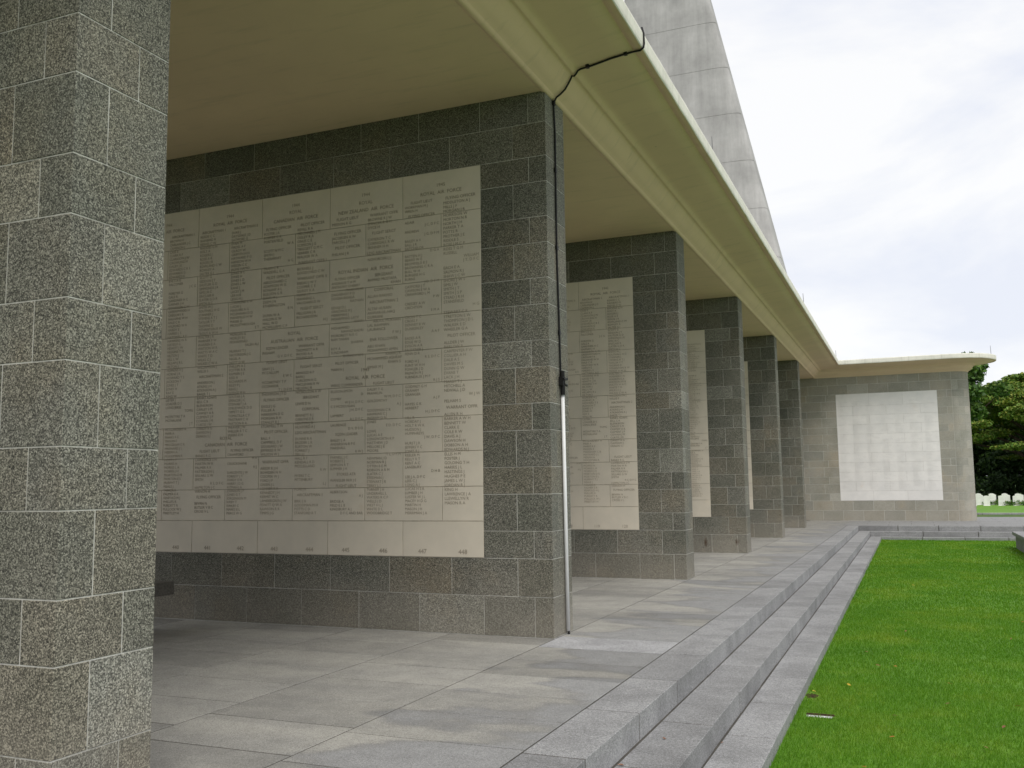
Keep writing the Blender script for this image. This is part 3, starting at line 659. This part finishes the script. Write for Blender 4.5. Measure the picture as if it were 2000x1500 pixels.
for x, y, z, h in ((0.82, 11.93, 5.48, 0.33), (0.82, 23.25, 5.48, 0.36), (0.82, 34.0, 5.48, 0.36), (5.68, 35.36, 5.48, 0.37)):
    root = empty('lightning_rod', (x, y, z)); m = MB(); m.tube([(0, 0, 0), (-0.01, 0, h)], [0.009, 0.006], 6); m.build('spike', M_rod, root)
    m = MB(); m.tube([(0, 0, 0), (0, 0, 0.03)], [0.03, 0.022], 8); m.build('base', M_rod, root)
    tag(root, 'thin metal lightning spike standing on the edge of the canopy roof', 'lightning rod', 'lightning spikes on the roof edge')

# ------------------------------------------------------------------ bench between the walls
def bench():
    root = empty('stone_bench', (-4.0, 6.4, 0)); tag(root, 'dark granite slab bench partly behind the speckled wall end', 'bench')
    o = bpy.data.objects.new('seat', block_mesh(0.48, 2.0, 0.125, M_bench, 0.006)); o.location = (0, 0, 0.39); link(o, root)
    for s in (-0.62, 0.62):
        o = bpy.data.objects.new('leg', block_mesh(0.36, 0.16, 0.325, M_bench, 0.006)); o.location = (0, s, 0.1635); link(o, root)
bench()

# ------------------------------------------------------------------ low wall with coping beside the lawn
def low_wall():
    x0, y1 = 5.33, 27.3; root = empty('low_wall', (x0, y1, -0.386)); tag(root, 'low stone wall with flat coping at the edge of the lawn', 'wall', kind='thing')
    m = MB(); m.box(0, 0.55, -24, 0, -0.1, 0.32); m.build('wall_body', M_step, root)
    for k in range(20):
        o = bpy.data.objects.new('coping_stone', block_mesh(0.67, 1.19, 0.09, M_step, 0.008)); o.location = (0.265, 0.05-0.6-k*1.2, 0.3705); link(o, root)
low_wall()

# ------------------------------------------------------------------ small white marker set in the lawn by the steps
mk = empty('lawn_marker', (2.235, 7.52, -0.39)); tag(mk, 'white concrete block sunk in the grass beside the lowest step', 'marker')
o = bpy.data.objects.new('block', block_mesh(0.19, 0.05, 0.04, M_pvc, 0.004)); o.location = (0, -0.018, -0.012); link(o, mk)
o = bpy.data.objects.new('soil_edge', block_mesh(0.21, 0.035, 0.04, M_soil, 0.01)); o.location = (0.005, 0.03, -0.004); link(o, mk)
th = np.linspace(0, 2*np.pi, 22)[:-1]
sv = [(2.12+0.06*math.cos(t)*random.uniform(0.5, 1.2), 8.19+0.12*math.sin(t)*random.uniform(0.5, 1.2), -0.384) for t in th] + [(2.12, 8.19, -0.379)]
sv = [(max(x, 2.069), y, z) for x, y, z in sv]
tag(mesh('bare_soil', sv, [(i, (i+1) % 21, 21) for i in range(21)], M_soil), 'bare brown soil patch at the foot of the lowest step', 'soil', kind='stuff')

# ------------------------------------------------------------------ fallen leaves
def leaf(loc, mat, s, rz, label, group):
    n = 7; v = []; f = []
    for k in range(n+1):
        t = k/n; wd = 0.42*math.sin(math.pi*t**0.85)*s*0.5; zz = 0.10*s*math.cos(2.2*t)*0.6
        v += [(s*(t-0.5), -wd, zz+0.10*wd), (s*(t-0.5), 0, zz-0.02*s), (s*(t-0.5), wd, zz+0.25*wd)]
    for k in range(n): f += [(3*k, 3*k+3, 3*k+4, 3*k+1), (3*k+1, 3*k+4, 3*k+5, 3*k+2)]
    o = mesh('fallen_leaf', v, f, mat); o.location = loc; o.rotation_euler = (random.uniform(-.3, .3), random.uniform(-.3, .3), rz)
    tag(o, label, 'leaf', group)
for (x, y, mt) in ((2.807, 11.83, 'b'), (2.729, 9.578, 'o'), (3.164, 8.917, 'o'), (2.743, 6.971, 'o'), (3.60, 8.21, 'o'), (3.12, 8.13, 'b'), (2.58, 9.58, 'b'), (3.85, 11.6, 'b'), (2.88, 9.9, 'y'), (2.45, 10.3, 'b'),
                   (3.9, 10.2, 'o'), (3.3, 6.9, 'b'), (2.38, 8.6, 'y'), (3.0, 14.2, 'b'), (4.1, 13.0, 'o'), (2.75, 7.6, 'b'), (2.6, 6.2, 'o'), (3.45, 7.5, 'b'), (2.9, 17, 'y')):
    cn = {'b': 'brown', 'o': 'orange', 'y': 'yellow'}[mt]
    leaf((x, y, -0.356), {'b': M_leaf_b, 'o': M_leaf_o, 'y': M_leaf_y}[mt], random.uniform(0.035, 0.055), random.uniform(0, 6.3), f'small dry {cn} leaf lying on the lawn', f'{cn} leaves on the lawn')
leaf((2.135, 8.24, -0.355), M_leaf_y, 0.05, 1.0, 'bright yellow leaf on the bare soil at the step foot', None)
for (x, y, z, sz_) in ((1.534, 5.624, -0.146, 0.035), (1.445, 5.026, -0.146, 0.04), (1.765, 6.20, -0.290, 0.03)):
    leaf((x, y, z), M_leaf_b, sz_, random.uniform(0, 6), 'small dry tan leaf lying on the granite steps', 'tan leaves on the steps')

# ------------------------------------------------------------------ headstones and their plants
def headstone_mesh():
    n = 8; pr = [(-0.19, 0.0), (0.19, 0.0), (0.19, 0.76)] + [(0.19-0.38*k/n, 0.76+0.06*math.sin(math.pi*k/n)) for k in range(1, n)] + [(-0.19, 0.76)]
    k = len(pr); v = [(x, -0.038, z) for x, z in pr] + [(x, 0.038, z) for x, z in pr]
    f = [tuple(range(k)), tuple(range(2*k-1, k-1, -1))] + [(i, k+i, k+(i+1) % k, (i+1) % k) for i in range(k)]
    me = bpy.data.meshes.new('headstone'); me.from_pydata(v, [], f); me.materials.append(M_whitestone); return me
HS = headstone_mesh()
def leaf_cards(centers, radii, n, size, flat=1.0, seed=0):
    """n leaf quads spread through ellipsoid clumps"""
    r_ = np.random.default_rng(seed); centers = np.array(centers, float); radii = np.array(radii, float)
    w_ = (radii.prod(1))**0.67; idx = r_.choice(len(centers), n, p=w_/w_.sum())
    d = r_.standard_normal((n, 3)); d /= np.linalg.norm(d, axis=1)[:, None]; rad = r_.random(n)**(1/2.2)
    p = centers[idx] + d*rad[:, None]*radii[idx]
    a = r_.standard_normal((n, 3)); a[:, 2] *= flat; a /= np.linalg.norm(a, axis=1)[:, None]
    b = r_.standard_normal((n, 3)); b[:, 2] *= flat; b -= (a*b).sum(1)[:, None]*a; b /= np.linalg.norm(b, axis=1)[:, None]
    s = size*r_.uniform(0.6, 1.4, n)[:, None]
    Vq = np.stack([p-a*s*0.5, p+b*s*0.28, p+a*s*0.5, p-b*s*0.28], 1).reshape(-1, 3)
    return Vq, np.arange(4*n).reshape(-1, 4)
pm = [leaf_cards([(0, 0, 0.16), (0.12, 0, 0.22), (-0.12, 0.05, 0.2)], [(0.22, 0.16, 0.18)]*3, 220, 0.10, 1, k) for k in range(3)]
pobj = []
rows = ((82.0, 8.3, 3), (86.0, 9.05, 3), (90.0, 9.2, 0))
hi = 0
for ri, (yr, x0, _) in enumerate(rows):
    for k in range(12):
        x = x0 + 0.98*k - 0.98 + rng.uniform(-0.05, 0.05)
        if rng.random() < 0.06: continue
        root = empty('headstone', (x, yr + 0.05*rng.standard_normal(), gz(yr)-0.02), rng.uniform(-0.06, 0.06) + 0.10)
        o = bpy.data.objects.new('slab', HS); link(o, root); o.scale = (1.2, 1, rng.uniform(0.97, 1.05) + 0.05*ri)
        o = bpy.data.objects.new('foundation', block_mesh(0.55, 0.2, 0.06, M_whitestone, 0.01)); o.location = (0, 0, 0.0); link(o, root)
        rn = ['front row beside the kerb lawn', 'middle row', 'back row under the trees'][ri]
        tag(root, f'white rounded headstone in the {rn}', 'headstone', f'headstones in the {rn}')
        if ri < 2 and rng.random() < 0.75:
            Vq, Fq = pm[hi % 3]; hi += 1
            if hi <= 3: po = arr_mesh('grave_plant', Vq, Fq, M_plant); pobj.append(po)
            else: po = bpy.data.objects.new('grave_plant', pobj[hi % 3].data); link(po)
            po.location = (x + 0.46 + rng.uniform(-0.1, 0.1), yr-0.22, gz(yr)-0.02); sc2 = rng.uniform(0.8, 1.3); po.scale = (sc2*1.3, sc2, sc2)
            tag(po, f'small green plant between headstones in the {rn}', 'plant', f'grave plants in the {rn}')
            if hi in (5, 9):
                fl = leaf_cards([(0, -0.05, 0.34)], [(0.16, 0.1, 0.12)], 60, 0.07, 1, hi); fo = arr_mesh('blossom', fl[0], fl[1], M_purple if hi == 5 else M_leaf_y, po)
                po['label'] = f"grave plant with {'purple' if hi == 5 else 'yellow'} flowers in the {rn}"

# ------------------------------------------------------------------ trees
def limb(m, p0, p1, r0_, r1_, bend=0.3, n=5):
    p0, p1 = Vector(p0), Vector(p1); pts = []; rs = []
    o = Vector((rng.normal(), rng.normal(), 0.4*rng.normal()))*bend
    for k in range(n+1):
        t = k/n; pts.append(p0.lerp(p1, t) + o*math.sin(math.pi*t)); rs.append(r0_ + (r1_-r0_)*t)
    m.tube(pts, rs, 7)
def tree(name, label, loc, trunk_h, trunk_r, clumps, mat, nleaf, size, seed, flat=1.0, group=None):
    root = empty(name, loc); tag(root, label, 'tree', group)
    m = MB(); limb(m, (0, 0, -0.3), (0.2, 0, trunk_h), trunk_r, trunk_r*0.7, 0.15)
    for (c, r_) in clumps[::max(1, len(clumps)//16)]:
        mid = Vector((0.2, 0, trunk_h)).lerp(Vector(c), 0.45) + Vector((0, 0, 0.1*c[2]))*0.3
        limb(m, (0.2, 0, trunk_h*0.97), mid, trunk_r*0.42, trunk_r*0.24, 0.2); limb(m, mid, (c[0], c[1], c[2]-r_[2]*0.2), trunk_r*0.24, trunk_r*0.06, 0.4)
    m.build('trunk', M_bark, root, True)
    Vq, Fq = leaf_cards([c for c, _ in clumps], [r_ for _, r_ in clumps], nleaf, size, flat, seed)
    arr_mesh('crown', Vq, Fq, mat, root)
def umbrella(Rr, z0, z1, n, seed, cr_=1.6, th=0.55):
    r_ = np.random.default_rng(seed); out_ = []
    for _ in range(n):
        a = r_.uniform(0, 2*math.pi); q = math.sqrt(r_.random())*Rr
        z = z1 - (z1-z0)*(q/Rr)**2 + r_.normal()*0.45
        s = cr_*r_.uniform(0.6, 1.3); out_.append(((q*math.cos(a), q*math.sin(a), z), (s, s, th*r_.uniform(0.7, 1.3))))
    return out_
def bushy(Rx, z0, z1, n, seed, cr_=1.3):
    r_ = np.random.default_rng(seed); out_ = []
    for _ in range(n):
        d = r_.standard_normal(3); d /= np.linalg.norm(d); q = r_.random()**0.4
        s = cr_*r_.uniform(0.6, 1.3); out_.append(((d[0]*Rx*q, d[1]*Rx*q, (z0+z1)/2 + d[2]*q*(z1-z0)/2), (s, s, s*0.75)))
    return out_
cl = umbrella(13.0, 7.0, 13.0, 190, 11, 1.6, 0.42) + umbrella(12.0, 5.2, 10.4, 90, 12, 1.5, 0.35)
tree('rain_tree', 'broad umbrella shaped rain tree with yellow green crown beyond the headstones', (17.5, 112, gz(112)), 3.6, 0.75, cl, M_rain, 170000, 0.30, 3, 0.6)
tree('leafy_tree', 'tall loose green tree showing above the rounded end of the roof', (5.2, 92, gz(92)), 5.0, 0.3, [((c[0]+2.5, c[1], c[2]), r_) for c, r_ in bushy(3.1, 6.5, 13.1, 30, 21, 1.0)], M_mid, 9000, 0.40, 4)
tree('shade_tree', 'dense dark tree standing behind the umbrella shaped rain tree', (10, 132, gz(132)), 4, 0.5, bushy(8.0, 0.6, 11.5, 60, 22, 2.0), M_dark, 20000, 0.65, 5)
tree('shade_tree', 'dark bushy tree at the open end of the shaded thicket behind the headstones', (25, 136, gz(136)), 4, 0.5, bushy(9.0, 0.4, 12.0, 62, 23, 2.1), M_dark, 20000, 0.68, 6)
tree('shade_tree', 'dark tree at the wing wall end of the thicket', (-5, 128, gz(128)), 4, 0.5, bushy(7.5, 0.5, 9, 46, 24, 2.0), M_dark, 12000, 0.6, 7)
Vq, Fq = leaf_cards([(x, 122 + 1.5*math.sin(x), gz(122)+1.3+0.5*math.sin(1.7*x)) for x in np.arange(-20, 48, 1.1)], [(1.2, 1.6, 1.7)]*len(np.arange(-20, 48, 1.1)), 26000, 0.42, 1, 9)
tag(arr_mesh('hedge', Vq, Fq, M_dark), 'long dark undergrowth hedge in shade behind the headstones', 'hedge')
